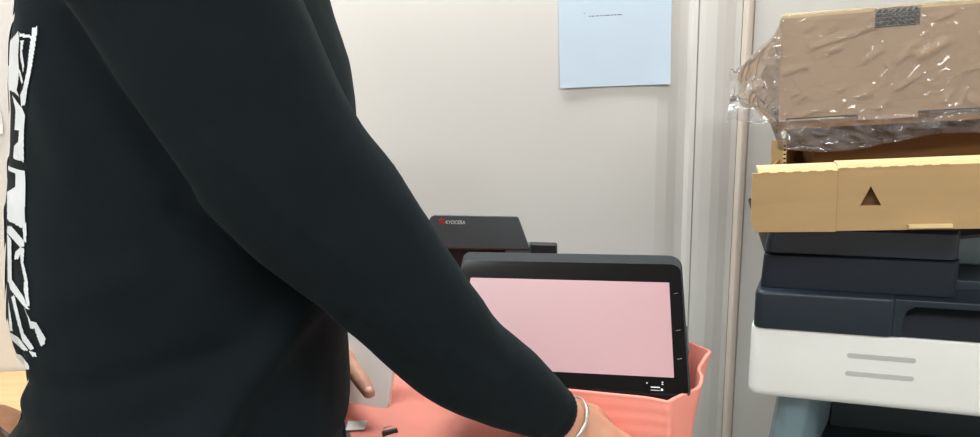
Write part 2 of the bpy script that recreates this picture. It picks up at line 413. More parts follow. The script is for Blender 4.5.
# ------------------------------------------------------------------ pink foam
def ribbon(top, bot, nt, fn=None, sub=5):
    """grid between two poly-lines of points (Catmull-Rom along them)"""
    def cr(pts):
        out = []
        for i in range(len(pts)-1):
            p0, p1, p2, p3 = pts[max(i-1, 0)], pts[i], pts[i+1], pts[min(i+2, len(pts)-1)]
            for k in range(sub):
                t = k/sub; out.append(.5*((2*p1)+(p2-p0)*t+(2*p0-5*p1+4*p2-p3)*t*t+(3*p1-p0-3*p2+p3)*t**3))
        return out+[pts[-1]]
    A, B = cr(top), cr(bot); m = MB(); N = len(A); vs = []
    for j in range(nt+1):
        for i in range(N):
            t = j/nt; p = A[i].lerp(B[i], t)
            if fn: p = fn(p, i/(N-1), t)
            vs.append(p)
    m.add(vs, [(j*N+i, j*N+i+1, (j+1)*N+i+1, (j+1)*N+i) for j in range(nt) for i in range(N-1)]); return m
fo = empty('foam_wrap', tuple(CF @ Vector((-.15, .02, .8625))), YAW1); FI = fo.matrix_basis.inverted()
tag(fo, 'salmon pink packing foam wrapped around the lower edge of the touch screen panel', 'packing foam')
top = [(540, 386.5, .672), (575, 390, .662), (610, 393.5, .652), (645, 397, .640), (662, 400, .634), (668, 401, .631), (676, 397, .636), (690, 391, .650), (699, 386, .660), (702, 376, .672), (699, 368, .688), (706, 356, .700), (710, 351, .715), (702, 347, .735), (690, 342, .750), (672, 334, .765)]
bot = [(540, 480, .668), (575, 480, .656), (610, 480, .646), (645, 480, .634), (662, 480, .628), (668, 478, .628), (673, 474, .634), (679, 466, .642), (683, 457, .650), (685, 449, .660), (686, 444, .670), (687, 436, .685), (688, 426, .70), (684, 420, .715), (676, 415, .73), (660, 410, .745)]
def ff(p, s, t):
    q = p.copy()
    if s < .36: q.y += .00035*math.sin(t*44)-.004*math.sin(math.pi*t)
    q.y += .004*math.sin(s*9)*t*(1-t)*2; q.x += .003*math.sin(7*s+4*t)*ss(.35, .5, s)*t
    q.z = max(q.z, .8642)
    return FI @ q
sl_ = ribbon([P(*a) for a in top], [P(*a) for a in bot], 60, ff).build('foam_sleeve', M['foam'], fo, smooth=True)
md = sl_.modifiers.new('thick', 'SOLIDIFY'); md.thickness = .0035; md.offset = 0
# loose sheet lying on the ledge, with folds
m = MB(); nx, ny = 90, 60; vs = []
for j in range(ny+1):
    for i in range(nx+1):
        u, v = i/nx, j/ny
        y = -.060+.250*v; xa = -.343-.58*(y+.06); xa = max(xa, -.445); x = xa+(-.018-xa)*u
        g = .5+.5*math.sin(2.2*u+5*v)
        rid = math.exp(-((u-.30-.55*(v-.2))/.045)**2)*.006+math.exp(-((u-.52+.35*(v-.3))/.05)**2)*.005+math.exp(-((u-.12-.2*v)/.06)**2)*.004
        z = .8675+rid+.0022*g+.003*noise.noise(Vector((x*14, y*14, 3.1)))
        z = max(z, .8658)
        vs.append(FI @ (CF @ Vector((x, y, z))))
N = nx+1
m.add(vs, [(j*N+i, j*N+i+1, (j+1)*N+i+1, (j+1)*N+i) for j in range(ny) for i in range(nx)])
ls = m.build('loose_foam_sheet', M['foam'], fo, smooth=True)
md = ls.modifiers.new('thick', 'SOLIDIFY'); md.thickness = .003; md.offset = -1
# strip of the sheet standing up behind, beside the white cover
wp0 = P(386, 415, .757)
m = MB(); vs = []
for j in range(21):
    for i in range(41):
        u, v = i/40, j/20
        x = -.318+.28*u; y = .105+.03*math.sin(4*u)*(.4+.6*v)+.012*v; z = .868+(.095+.02*math.sin(5*u+1))*v
        vs.append(FI @ (CF @ Vector((x, y, z))))
m.add(vs, [(j*41+i, j*41+i+1, (j+1)*41+i+1, (j+1)*41+i) for j in range(20) for i in range(40)])
st = m.build('foam_fold', M['foam'], fo, smooth=True)
md = st.modifiers.new('thick', 'SOLIDIFY'); md.thickness = .004; md.offset = 0

# ------------------------------------------------------------------ white cover held by the person, slip, clip
wh = empty('plastic_cover', (wp0.x, wp0.y, wp0.z), R(158), R(24))
tag(wh, 'white plastic cover with rounded corners standing under the arm behind the fingers', 'plastic cover')
MB().prism(rounded(0, 0, .10, .15, .012), 'y', -.010, .0).build('cover_plate', M['white'], wh, bevel=.002, seg=3)
MB().prism(rounded(.02, .02, .08, .13, .008), 'y', -.013, -.010).build('rib_frame', M['white'], wh, bevel=.001)
sp = P(357, 422, .722)
s_ = MB(); s_.prism([(-.016, -.012), (.012, -.014), (.014, .010), (-.014, .013)], 'z', 0, .0008)
so = s_.build('paper_slip', M['paperw']); so.location = (sp.x, sp.y, .8745); so.rotation_euler = (.0, .0, .1); so.scale = (.8, .8, 1)
tag(so, 'small white slip of paper lying on the pink foam beside the black sweatshirt', 'paper')
kp = P(390, 433, .70)
ko = empty('binder_clip', (kp.x, kp.y, .8745), R(20)); ko.scale = (.8, .8, .6)
tag(ko, 'small black clip on the pink foam under the arm', 'clip')
MB().prism([(-.006, 0), (.006, 0), (.0025, .009), (-.0025, .009)], 'x', -.011, .011).build('clip_body', M['black'], ko, bevel=.0006)
MB().tube([(-.006, .006, .003), (-.006, .016, .004), (.006, .016, .004), (.006, .006, .003)], .0007, 6).build('clip_wire', M['steel'], ko)

def taper(mb, k, xm=.5):           # plan narrows towards the back at the left side
    for v in mb.v:
        if v.x < xm: v.x += k*max(0, v.y)*(1-v.x/xm)
    return mb
# ------------------------------------------------------------------ second copier under the boxes
C2 = P(750.5, 326, .86); YAW2 = R(-17)
c2 = empty('desktop_copier', (C2.x, C2.y, 0), YAW2)
tag(c2, 'white and blue-black copier under the stacked cardboard boxes', 'copier')
F2 = Matrix.Translation((C2.x, C2.y, 0)) @ Matrix.Rotation(YAW2, 4, 'Z'); F2I = F2.inverted()
WW, DD = .52, .385; zt = C2.z; zb = P(749, 397, .86).z
# white scanner unit: rounded left edge in plan and rounded lower edge
def shell(x0, x1, y0, y1, z0, z1, rp, rb, rt, n=6):
    """rounded box: plan radius rp, bottom edge radius rb, top edge radius rt"""
    rings = []
    def ring(ins, z): return [Vector((x, y, z)) for x, y in rounded(x0+ins, y0+ins, x1-ins, y1-ins, max(rp-ins, .001), n)]
    for i in range(n+1):
        a = R(90*i/n); rings.append(ring(rb*(1-math.sin(a)), z0+rb*(1-math.cos(a))))
    for i in range(n+1):
        a = R(90*i/n); rings.append(ring(rt*(1-math.cos(a)), z1-rt*(1-math.sin(a))))
    return MB().loft(rings)
su = taper(shell(0, WW, 0, DD, zb, zt, .014, .016, .004), .2).build('scanner_housing', M['white'], c2, smooth=True)
def slotpos(px, py):
    d = F2I.to_3x3() @ (P(px, py, 1)-CAMP); o = F2I @ CAMP; t = -o.y/d.y; return o+d*t
for (q0, q1) in (((847, 355.5), (916, 360.5)), ((845, 373.5), (914, 378.5))):
    s0, s1 = slotpos(*q0), slotpos(*q1); zz = (s0.z+s1.z)/2
    MB().prism(rounded(s0.x, zz-.0034, s1.x, zz+.0034, .0033), 'y', -.0006, .006).build('slot', M['slot'], su, label='narrow grey slot in the white front')
# blue-black platen housing with stepped lower edge and the key recess on its right
tz = slotpos(760, 290).z
xn = slotpos(897, 320).x; xr = slotpos(903, 320).x; zl = slotpos(892, 335).z
m = shell(.003, xn, -.004, DD-.02, zt-.001, tz, .012, .003, .006); hp = taper(m, .2).build('platen_housing', M['navy2'], c2, smooth=True)
MB().box((xn-.004, .03, zt), (WW-.004, DD-.02, tz-.004)).build('platen_base', M['navy'], c2, bevel=.004)
MB().prism([(xn-.006, tz-.0005), (WW-.003, tz-.0005), (WW-.003, tz-.010), (xr+.012, tz-.010), (xr+.003, tz-.016), (xr, tz-.030), (xr, zt+.0005), (xn-.006, zt+.0005)], 'y', -.003, .05).build('key_frame', M['navy2'], c2, bevel=.002)
MB().prism([(-.001, zt+.001), (.028, tz-.012), (.034, tz-.012), (.034, zt+.001)], 'x', xr-.002, WW-.004).build('key_recess', M['key'], c2)
# document feeder
dt = P(751, 232.5, .815).z-.0052; dg = slotpos(764, 256).z
xe = slotpos(963, 270).x
fe = MB(); fe.loft([[Vector((x, y, z)) for x, y in rounded(.006+ins, .012+ins, xe, DD-.03, .010)] for ins, z in ((0, tz+.0005), (.002, dg-.003), (.006, dg-.0005))])
fd = taper(fe, .25).build('document_feeder', M['navy'], c2, bevel=.0015)
MB().loft([[Vector((x, y, z)) for x, y in rounded(.014, .020, xe-.004, DD-.04, .008)] for z in (dg-.001, dg+.003)]).build('lid_gap', M['black'], fd)
taper(MB().loft([[Vector((x, y, z)) for x, y in rounded(.009+ins, .013+ins, xe-.002, DD-.03, .012)] for ins, z in ((0, dg+.0018), (.0, dg+.012), (.003, dt-.006), (.008, dt-.002))]), .25).build('feeder_lid', M['navy2'], fd, bevel=.0015)
MB().loft([[Vector((x, y, z)) for x, y in rounded(.030, .030, xe-.02, DD-.05, .010)] for z in (dt-.003, dt+.004)]).build('under_tray_shade', M['black'], fd)  # raised black slab standing in for the shade under the tray
MB().box((xe+.002, .05, tz-.002), (WW-.01, DD-.03, tz+.012)).build('feeder_deck', M['cav'], c2, bevel=.002)
MB().box((xe+.004, .12, tz+.012), (WW-.01, DD-.04, dt-.012)).build('feeder_tray', M['bluegrey'], c2, bevel=.003)
xf(MB().box((0, 0, 0), (.10, .13, .005)), Matrix.Translation((xe-.003, .03, dt-.016)) @ Matrix.Rotation(R(-9), 4, 'Y')).build('tray_flap', M['dgrey'], c2, bevel=.001)
# lower body: pale pillar at the left, dark delivery recess, cabinet to the floor
pl = slotpos(779, 402).x
m = MB(); rings = []
for z, o in ((zb+.004, 0), (zb-.05, -.006), (zb-.11, -.012), (zb-.14, -.014)):
    rings.append([Vector((x+o, y, z)) for x, y in [(.022, .10), (.024, .070), (.034, .046), (.052, .034), (.074, .038), (.088, .060), (.090, DD-.03), (.022, DD-.03)]])
m.loft(rings); taper(m, .42).build('side_pillar', M['bluegrey'], c2, smooth=False, bevel=.006, seg=3)
MB().box((.15, .20, zb-.14), (WW-.02, DD-.03, zb+.004)).build('delivery_recess', M['cav'], c2)
MB().box((.10, .03, zb-.165), (WW-.02, .22, zb-.14)).build('delivery_tray', M['cav'], c2, bevel=.004)
taper(MB().box((.02, .0, .05), (WW-.01, DD-.01, zb-.16)), .3).build('lower_body', M['white'], c2, bevel=.01, seg=3)
for z0, z1 in ((.07, .26), (.27, .46)):
    d = MB().box((.02, -.006, z0), (WW-.02, .0, z1)).build('paper_drawer', M['white'], c2, bevel=.003)
    MB().prism(rounded(.18, z1-.045, .34, z1-.02, .008), 'y', -.0075, -.005).build('handle', M['slot'], d)
for sx in (.06, WW-.06):
    for sy in (.05, DD-.06):
        MB().tube([(sx, sy, 0), (sx, sy, .055)], .018, 12).build('caster', M['black'], c2)

# ------------------------------------------------------------------ lower cardboard tray box
def fold_strip(m, x0, x1, y, z, n, amp, d):
    pass
Q = P(751, 232.5, .815); YB2 = R(-14); TB2 = R(-2.6)
b2 = empty('cardboard_tray', (Q.x, Q.y, Q.z), YB2, 0, TB2)
tag(b2, 'open brown cardboard tray with a triangular cut-out, on top of the copier', 'cardboard box')
B2 = b2.matrix_basis.copy() if False else (Matrix.Translation(b2.location) @ b2.rotation_euler.to_matrix().to_4x4()); B2I = B2.inverted()
def on2(px, py, yl=0):
    d = B2I.to_3x3() @ (P(px, py, 1)-CAMP); o = B2I @ CAMP; t = (yl-o.y)/d.y; return o+d*t
ztop = on2(800, 170).z; xs = on2(836, 200).x; WB = .40; DB = .24; zc = on2(790, 200).z
xl = on2(751, 200).x
# right front panel with the triangular hole: faces around a triangle
tA, tB, tC = on2(871, 186), on2(860, 206), on2(881.5, 205.5)
def panel_with_hole(x0, z0, x1, z1, tri, y0, y1):
    m = MB(); o = [(x0, z0), (x1, z0), (x1, z1), (x0, z1)]; (ax, az), (bx, bz), (cx, cz) = tri   # apex, left, right
    loops = o+[(ax, az), (bx, bz), (cx, cz)]
    vs = [(x, y0, z) for x, z in loops]+[(x, y1, z) for x, z in loops]
    f2 = [(0, 1, 6, 5), (1, 2, 4, 6), (2, 3, 4), (3, 0, 5, 4)]
    fs = f2+[tuple(i+7 for i in reversed(f)) for f in f2]
    for a, b in ((0, 1), (1, 2), (2, 3), (3, 0), (4, 5), (5, 6), (6, 4)): fs.append((a, b, b+7, a+7))
    return m.add(vs, fs)
m = panel_with_hole(xs-.002, .0, WB, ztop, [(p.x, p.z) for p in (tA, tB, tC)], .0005, .0035)
fp = m.build('front_wall', M['kraft'], b2)
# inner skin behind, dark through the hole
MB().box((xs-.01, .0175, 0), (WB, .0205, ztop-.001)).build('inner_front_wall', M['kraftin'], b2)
# rolled top rim, light on it put into a paler colour, with the perforated crease
MB().prism([(.0005, ztop-.0005), (.004, ztop+.0045), (.021, ztop+.0060), (.021, ztop+.002), (.0035, ztop-.003)], 'x', xs+.001, WB).build('rolled_rim', M['kraftedge'], b2, label='pale folded rim of the front wall')
ztl = ztop-.0015
MB().prism([(-.0035, ztl-.0005), (.0, ztl+.0045), (.019, ztl+.0060), (.019, ztl+.002), (-.0005, ztl-.003)], 'x', xl+.008, xs).build('rolled_rim', M['kraftedge'], b2)
for k in range(12):
    x = xl+.012+k*.0175
    if x > WB-.01: break
    yy, zz = (-.0042, ztl) if x < xs else (-.0002, ztop)
    MB().box((x, yy, zz-.0012), (x+.0085, yy+.0025, zz+.0008)).build('perforation', M['kraft'], b2)
# left front flap: creased, clipped lower corner
fl = on2(757, 232)
m = MB(); m.prism([(xl, .009), (xl+.006, .001), (xs, .0), (xs, ztl), (xl+.001, ztl), (xl, zc)], 'y', -.0038, -.0008)
fpn = m.build('front_flap', M['kraft'], b2, bevel=.0005)
MB().box((xl+.001, -.0041, zc-.0006), (xs-.001, -.0036, zc+.0006)).build('crease', M['kraft'], fpn)
e0, e1 = on2(908, 227), on2(952, 223)
MB().box((e0.x, -.0035, max(.0005, e0.z-.001)), (e1.x, .002, max(.0005, e0.z-.001)+.0042)).build('lock_tab', M['kraftedge'], b2)
MB().prism([(xl+.02, .0035), (WB, .0035), (WB, DB), (xl+.09, DB)], 'z', 0, .003).build('bottom', M['kraft'], b2)
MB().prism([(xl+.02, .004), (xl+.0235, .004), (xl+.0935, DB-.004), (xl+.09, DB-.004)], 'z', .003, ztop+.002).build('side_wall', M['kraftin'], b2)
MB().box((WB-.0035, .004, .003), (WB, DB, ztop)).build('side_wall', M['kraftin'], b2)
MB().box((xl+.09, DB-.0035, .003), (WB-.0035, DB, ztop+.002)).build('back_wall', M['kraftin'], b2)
# upright end flap with a corrugated cut edge
i0, i1 = on2(772, 141, .07), on2(785, 160, .07)
MB().box((i0.x, .07, .003), (i0.x+.013, .075, i0.z)).build('end_flap', M['kraft'], b2)
em_ = MB(); em_.box((i0.x+.0132, .0695, .003), (i0.x+.0175, .085, i0.z-.002)); em_.build('end_flap_edge', M['kraftedge'], b2)
for k in range(6):
    z = i0.z-.006-k*.0055
    MB().box((i0.x+.0140, .0688, z-.002), (i0.x+.0168, .0696, z)).build('flute', M['black'], b2)
# insert that carries the upper box
ins_top = None

# ------------------------------------------------------------------ upper box in the clear bag
Q1 = P(779, 122, .875); YB1 = R(-10); TB1 = R(-2.2)
b1 = empty('cardboard_box', (Q1.x, Q1.y, Q1.z), YB1, 0, TB1)
tag(b1, 'closed pale cardboard box sealed in clear plastic film, topmost of the stack', 'cardboard box')
B1 = Matrix.Translation(Q1) @ b1.rotation_euler.to_matrix().to_4x4(); B1I = B1.inverted()
def on1(px, py, yl=0):
    d = B1I.to_3x3() @ (P(px, py, 1)-CAMP); o = B1I @ CAMP; t = (yl-o.y)/d.y; return o+d*t
H1 = on1(779, 19).z; W1, D1 = .36, .17
s0, s1 = on1(786, 122), on1(858, 118); s2 = on1(918, 114); hh0, hh1 = on1(875, 22), on1(921, 6)
# shell: front with two slits at the foot and a hand hole at the top
def front_poly():
    return [(0, 0), (s0.x, 0), (s0.x, .004), (s1.x, .004), (s1.x, -.003), (s2.x, -.003), (s2.x, .0045), (W1, .0045), (W1, H1),
            (hh1.x, H1), (hh1.x, H1-.020), (hh0.x, H1-.020), (hh0.x, H1), (0, H1)]
MB().prism(front_poly(), 'y', 0, .003).build('front_wall', M['kraft2'], b1)
MB().prism([(0, .003), (.003, .003), (.05, D1), (.047, D1)], 'z', .001, H1).build('side_wall', M['kraft2'], b1)
MB().box((W1-.003, .003, .001), (W1, D1, H1)).build('side_wall', M['kraft2'], b1)
MB().box((.047, D1-.003, .001), (W1-.003, D1, H1)).build('back_wall', M['kraft2'], b1)
MB().prism([(.001, .0005), (hh0.x-.001, .0005), (hh0.x-.001, D1), (.047, D1)], 'z', H1-.0002, H1+.0028).build('lid', M['kraftedge'], b1)
MB().box((hh1.x+.001, .0005, H1-.0002), (W1, D1, H1+.0028)).build('lid', M['kraftedge'], b1)
MB().box((hh0.x-.001, .022, H1-.0002), (hh1.x+.001, D1, H1+.0028)).build('lid', M['kraftedge'], b1)
MB().prism([(.003, .0045), (W1-.003, .0045), (W1-.003, D1-.003), (.05, D1-.003)], 'z', -.011, .001).build('base_panel', M['kraftin'], b1, bevel=.001)
MB().box((s0.x+.003, -.0006, .0005), (s1.x-.016, .001, .0022)).build('slit_edge', M['kraftedge'], b1)
MB().box((s2.x+.012, -.0006, .0008), (W1-.003, .001, .0032)).build('slit_edge', M['flute'], b1)
# layered corrugated edge in the hand hole
MB().box((hh0.x, .008, H1-.020), (hh1.x, .022, H1+.001)).build('hand_hole_shade', M['black'], b1)  # black block standing in for the shade inside the hole
for r_ in range(4):
    zz = H1-.0185+r_*.0050
    MB().box((hh0.x+.0006, .0008, zz), (hh1.x-.0006, .009, zz+.0009)).build('corrugation_ply', M['flute'], b1)
    m = MB(); n_ = 14
    for k in range(n_):
        xa = hh0.x+.001+k*(hh1.x-hh0.x-.002)/n_; xb = xa+(hh1.x-hh0.x-.002)/n_
        za, zb_ = (zz+.0009, zz+.0048) if k % 2 == 0 else (zz+.0048, zz+.0009)
        m.add([(xa, .0015, za), (xb, .0015, zb_), (xb, .0015, zb_+.0006), (xa, .0015, za+.0006), (xa, .008, za), (xb, .008, zb_), (xb, .008, zb_+.0006), (xa, .008, za+.0006)],
              [(0, 1, 2, 3), (7, 6, 5, 4), (0, 4, 5, 1), (3, 2, 6, 7)])
    m.build('flute_layer', M['flute'], b1)
# support insert inside the tray
ib = B2I @ (B1 @ Vector((.20, .12, -.0115)))
MB().box((xl+.10, .15, .003), (WB-.01, DB-.01, ib.z-.004)).build('insert_block', M['kraftin'], b2, bevel=.002)

# film: sleeve around the box, gathered into a tail at the left, sagging below the front
bagE = empty('plastic_bag', tuple(Q1), YB1, 0, TB1)
tag(bagE, 'crumpled clear plastic bag around the topmost cardboard box, with a gathered end', 'plastic bag')
def ridged(p, s):
    n1 = 1-abs(noise.noise(p*s))*2; n2 = 1-abs(noise.noise(p*s*2.3+Vector((5, 2, 9))))*2
    return .65*n1+.35*n2
random.seed(11)
CREASE = []
for k in range(26):
    cx_, cz_ = random.uniform(.0, .30), random.uniform(.005, H1-.01); an = random.choice([R(30), R(35), R(-35), R(60), R(15)])+random.uniform(-.3, .3); ln_ = random.uniform(.008, .030)
    CREASE.append((cx_, cz_, cx_+ln_*math.cos(an), cz_+ln_*math.sin(an), random.uniform(.0018, .0028), random.uniform(.0008, .0016)))
q_ = on1(920, 54), on1(944, 40); CREASE.append((q_[0].x, q_[0].z, q_[1].x, q_[1].z, .0035, .0042))
q_ = on1(812, 45), on1(880, 22); CREASE.append((q_[0].x, q_[0].z, q_[1].x, q_[1].z, .0022, .0015))
def creases(x, z):
    h = 0
    for (ax, az, bx, bz, w_, am) in CREASE:
        dx, dz = bx-ax, bz-az; t = max(0, min(1, ((x-ax)*dx+(z-az)*dz)/(dx*dx+dz*dz))); r2 = (x-ax-t*dx)**2+(z-az-t*dz)**2
        if r2 < 9*w_*w_: h += am*math.exp(-r2/w_/w_)
    return h
def bag_ring(t_x, nseg=280):
    """cross-section of the film at parameter t_x: box part for x>=0, tail for x<0"""
    out = []
    x = t_x
    g = ss(0, -.060, x) if x < 0 else 0
    zlo_f, zlo_b, zhi, y0, y1 = -.034-.008*math.sin(x*23), -.013, H1+.0045, -.0035, D1+.004
    if x < 0:
        k = -x/.058
        kh = max(0, k)**.55; zhi = zhi*(1-kh)+(H1*.50)*kh; zlo_f = zlo_f*max(0, 1-k*4)+H1*.26*k**1.3; zlo_b = zlo_b*(1-k)+H1*.28*k
        ym = .05; y0 = y0*(1-k)+(ym-.015)*k; y1 = y1*(1-k**.5)+(ym+.015)*k**.5
    pts = [(y0, zhi), (y0, 0), (y0+.006, zlo_f), (y0+.022, zlo_f*.9+.003), (y0+.055, zlo_b), (y1, zlo_b), (y1, zhi)]
    L = [0]
    for i in range(len(pts)):
        a, b = pts[i], pts[(i+1) % len(pts)]; L.append(L[-1]+math.hypot(a[0]-b[0], a[1]-b[1]))
    for j in range(nseg):
        s = L[-1]*j/nseg; i = max(k for k in range(len(pts)) if L[k] <= s+1e-9)
        a, b = pts[i], pts[(i+1) % len(pts)]; f = (s-L[i])/max(1e-6, L[i+1]-L[i])
        y, z = a[0]+(b[0]-a[0])*f, a[1]+(b[1]-a[1])*f
        p = Vector((x, y, z)); nrm = Vector((0, y-(y0+y1)/2, z-(zhi+zlo_b)/2))
        nrm = Vector((0, -1, 0)) if i in (0, 1, 2) else (Vector((0, 0, 1)) if i == 6 else (Vector((0, 1, 0)) if i == 5 else Vector((0, -.4, -1)).normalized()))
        q = Vector((x*1.0+z*.5, y*1.0, z*1.25-x*.35))
        amp = .0032 if x > 0 else .0032+.005*min(1, -x/.04)
        if i in (1, 2, 3) and x >= 0: amp = .010
        rv = ridged(q, 24 if x > 0 else 19); d = (.0006+.0006*noise.noise(q*9)+creases(x, z)) if (x >= 0 and i in (0, 6)) else amp*rv
        if x >= 0 and i in (0, 6): d = max(0, d)+.0006
        p += nrm*d
        if x < 0: p += Vector((.004*noise.noise(q*60), 0, .007*noise.noise(q*45+Vector((3, 3, 3)))*min(1, -x/.03)))
        p.x += .28*max(0, p.y)*(1-max(0, x)/W1)
        out.append(p)
    return out
xsamp = [-.058+.002*i for i in range(29)]+[i*.002 for i in range(182)]
rings = [bag_ring(x) for x in xsamp]
m = MB(); m.loft(rings, cap=False)
# crumpled lip at the mouth of the tail
lip = []
for k in range(1, 3):
    lip.append([p+Vector((-.004*k+.003*noise.noise(p*90+Vector((k, 0, 0))), .010*noise.noise(p*70+Vector((0, k*.5, 0))), (p.z-H1*.33)*.05*k)) for p in rings[0]])
m.loft(list(reversed(lip))+[rings[0]], cap=False)
me_o = m.build('film', M['bag'], bagE, smooth=True)

# ------------------------------------------------------------------ the person
TH = R(15); FW = Vector((math.cos(TH), math.sin(TH), 0)); RT = Vector((math.sin(TH), -math.cos(TH), 0)); YP = .63
SEC = [(0.889, -0.3094, 0.1458, 0.18) , (0.9576, -0.2998, 0.1444, 0.184) , (0.9778, -0.2989, 0.1447, 0.186) , (0.9987, -0.2973, 0.1444, 0.186) , (1.0106, -0.2943, 0.1421, 0.182) , (1.0198, -0.2911, 0.1392, 0.178) , (1.0299, -0.2913, 0.1403, 0.178) , (1.0448, -0.2916, 0.1419, 0.178) , (1.0664, -0.2896, 0.1418, 0.18) , (1.0951, -0.2853, 0.1411, 0.182) , (1.1413, -0.277, 0.1406, 0.186) , (1.182, -0.2696, 0.1396, 0.188) , (1.2285, -0.2606, 0.1363, 0.192) , (1.2615, -0.2567, 0.1325, 0.195) , (1.2929, -0.255, 0.1281, 0.195) , (1.3176, -0.2548, 0.1221, 0.195) , (1.3463, -0.2524, 0.1137, 0.19) , (1.3927, -0.2423, 0.0996, 0.165) , 
       (1.425, -.232, .080, .115), (1.445, -.226, .066, .080)]
def tors(sc, zmin, zmax, mb, seg=56):
    rings = []
    for z, cx, a, b in SEC:
        if not (zmin <= z <= zmax): continue
        r = []
        for j in range(seg):
            t = 2*math.pi*j/seg; c, s = math.cos(t), math.sin(t)
            ex = math.copysign(abs(c)**(2/2.3), c); ey = math.copysign(abs(s)**(2/2.3), s)
            r.append(Vector((cx, YP, z))+FW*a*sc*ex+RT*b*sc*ey)
        rings.append(r)
    return mb.loft(rings)
def chain(mb, pts, rad, seg=18):
    """densely sampled rounded tube"""
    pts = [Vector(p) for p in pts]; P2, R2 = [], []
    for i in range(len(pts)-1):
        p0, p1, p2, p3 = pts[max(i-1, 0)], pts[i], pts[i+1], pts[min(i+2, len(pts)-1)]
        for k in range(6):
            t = k/6; P2.append(.5*((2*p1)+(p2-p0)*t+(2*p0-5*p1+4*p2-p3)*t*t+(3*p1-p0-3*p2+p3)*t**3)); R2.append(rad[i]+(rad[i+1]-rad[i])*t)
    P2.append(pts[-1]); R2.append(rad[-1])
    mb.tube(P2, R2, seg); mb.ball(P2[0], R2[0]*.995, 14, 8); mb.ball(P2[-1], R2[-1]*.995, 14, 8)
shR = Vector((-.245, YP, 1.365))+RT*.175; shL = Vector((-.245, YP, 1.365))-RT*.175
neck = Vector((-.228, YP, 1.43))
armR = [shR, P(268, 140, .462), P(338, 223, .478), P(399, 289, .492), P(458, 355, .525), P(510, 387, .556), P(542, 407, .578)]
radR = [.068, .059, .0555, .0465, .0425, .036, .0275]
wrL = Vector((-.254, .850, .942))
armL = [shL, Vector((-.315, .855, 1.24)), Vector((-.335, .895, 1.10)), Vector((-.29, .87, 1.035)), wrL]
radL = [.068, .056, .050, .042, .031]
# sweatshirt
mb = MB(); tors(1, .90, 1.5, mb)
chain(mb, [neck+Vector((0, 0, -.03)), (neck+shR)/2+Vector((0, 0, -.012)), shR], [.06, .062, .068]); chain(mb, [neck+Vector((0, 0, -.03)), (neck+shL)/2+Vector((0, 0, -.012)), shL], [.06, .062, .068])
chain(mb, armR, radR); chain(mb, armL, radL)
me = remeshed(mb, .005, 6, .5)
co = np.empty(len(me.vertices)*3); me.vertices.foreach_get('co', co); co = co.reshape(-1, 3)
no = np.empty(len(me.vertices)*3); me.vertices.foreach_get('normal', no); no = no.reshape(-1, 3)
# folds: ridges along segments given on the sleeve and on the flank of the body (x, z), width, height
FOLDS = [((-.425, 1.005), (-.37, 1.085), .012, -0.022), ((-.44, .965), (-.33, .975), .016, 0.02), ((-.33, .975), (-.22, 1.03), .016, 0.02), ((-.22, 1.03), (-.16, 1.10), .014, 0.012),
         ((-.36, 1.06), (-.20, 1.09), .012, -.004), ((-.36, 1.12), (-.24, 1.16), .014, .003), ((-.25, 1.33), (-.20, 1.22), .010, -.005), ((-.21, 1.20), (-.13, 1.12), .010, -.004),
         ((-.30, 1.36), (-.27, 1.24), .016, .004), ((-.16, 1.25), (-.09, 1.16), .008, .003), ((-.10, 1.12), (-.06, 1.07), .007, -.003), ((-.04, 1.09), (.0, 1.04), .006, .003)]
near = np.clip((YP+.03-co[:, 1])/.05, 0, 1)
disp = np.full(len(co), .0022)
for (a, b, wd, am) in FOLDS:
    a, b = np.array(a), np.array(b); q = co[:, [0, 2]]; d = b-a; L = (d@d); t = ((q-a)@d)/L
    tt = np.clip(t, 0, 1); dist = np.linalg.norm(q-(a+tt[:, None]*d), axis=1)
    disp += am*np.exp(-(dist/wd)**2)*near
for i in range(len(co)):
    p = Vector(co[i]); disp[i] += .0016*noise.noise(Vector((p.x*9+p.z*6, p.y*9, p.z*17-p.x*7)))+.0007*noise.noise(p*42)
# keep the two silhouettes (back and belly) where the body is
co += no*disp[:, None]
me.vertices.foreach_set('co', co.ravel()); me.update()
pe = empty('person', (-.30, YP, 0)); PI_ = Matrix.Translation((.30, -YP, 0))
tag(pe, 'person in a black sweatshirt with white print on the back, reaching to the copier', 'person')
bvh = BVHTree.FromPolygons([Vector(c) for c in co], [tuple(p.vertices) for p in me.polygons])
me.transform(PI_); me.polygons.foreach_set('use_smooth', [True]*len(me.polygons)); me.materials.append(M['fabric']); me.name = 'sweatshirt'
sw = link(bpy.data.objects.new('sweatshirt', me), pe); sw['label'] = 'black long-sleeved sweatshirt'
# cuffs, hem, collar
def cuff(p0, p1, r0, r1):
    d = (p1-p0).normalized(); up = d.orthogonal().normalized(); sd = d.cross(up); rings = []
    prof = [(-.2, r0*.93), (0, r0*1.02), (.15, r0*1.05), (.45, (r0+r1)/2*1.04), (.85, r1*1.04), (1, r1), (.97, r1*.86), (.6, r1*.8)]
    for t, r in prof:
        c = p0.lerp(p1, t); rings.append([PI_ @ (c+(up*math.cos(2*math.pi*j/72)+sd*math.sin(2*math.pi*j/72))*(r+(.0006 if j % 2 else 0))) for j in range(72)])
    return MB().loft(rings)
dR = (armR[-1]-armR[-2]).normalized(); cE = armR[-1]+dR*.020
cuff(armR[-1]-dR*.012, cE, .0282, .0262).build('cuff', M['rib'], sw, smooth=True)
dL = (wrL-armL[-2]).normalized()
cuff(wrL-dL*.012, wrL+dL*.016, .031, .028).build('cuff', M['rib'], sw, smooth=True)
rings = []
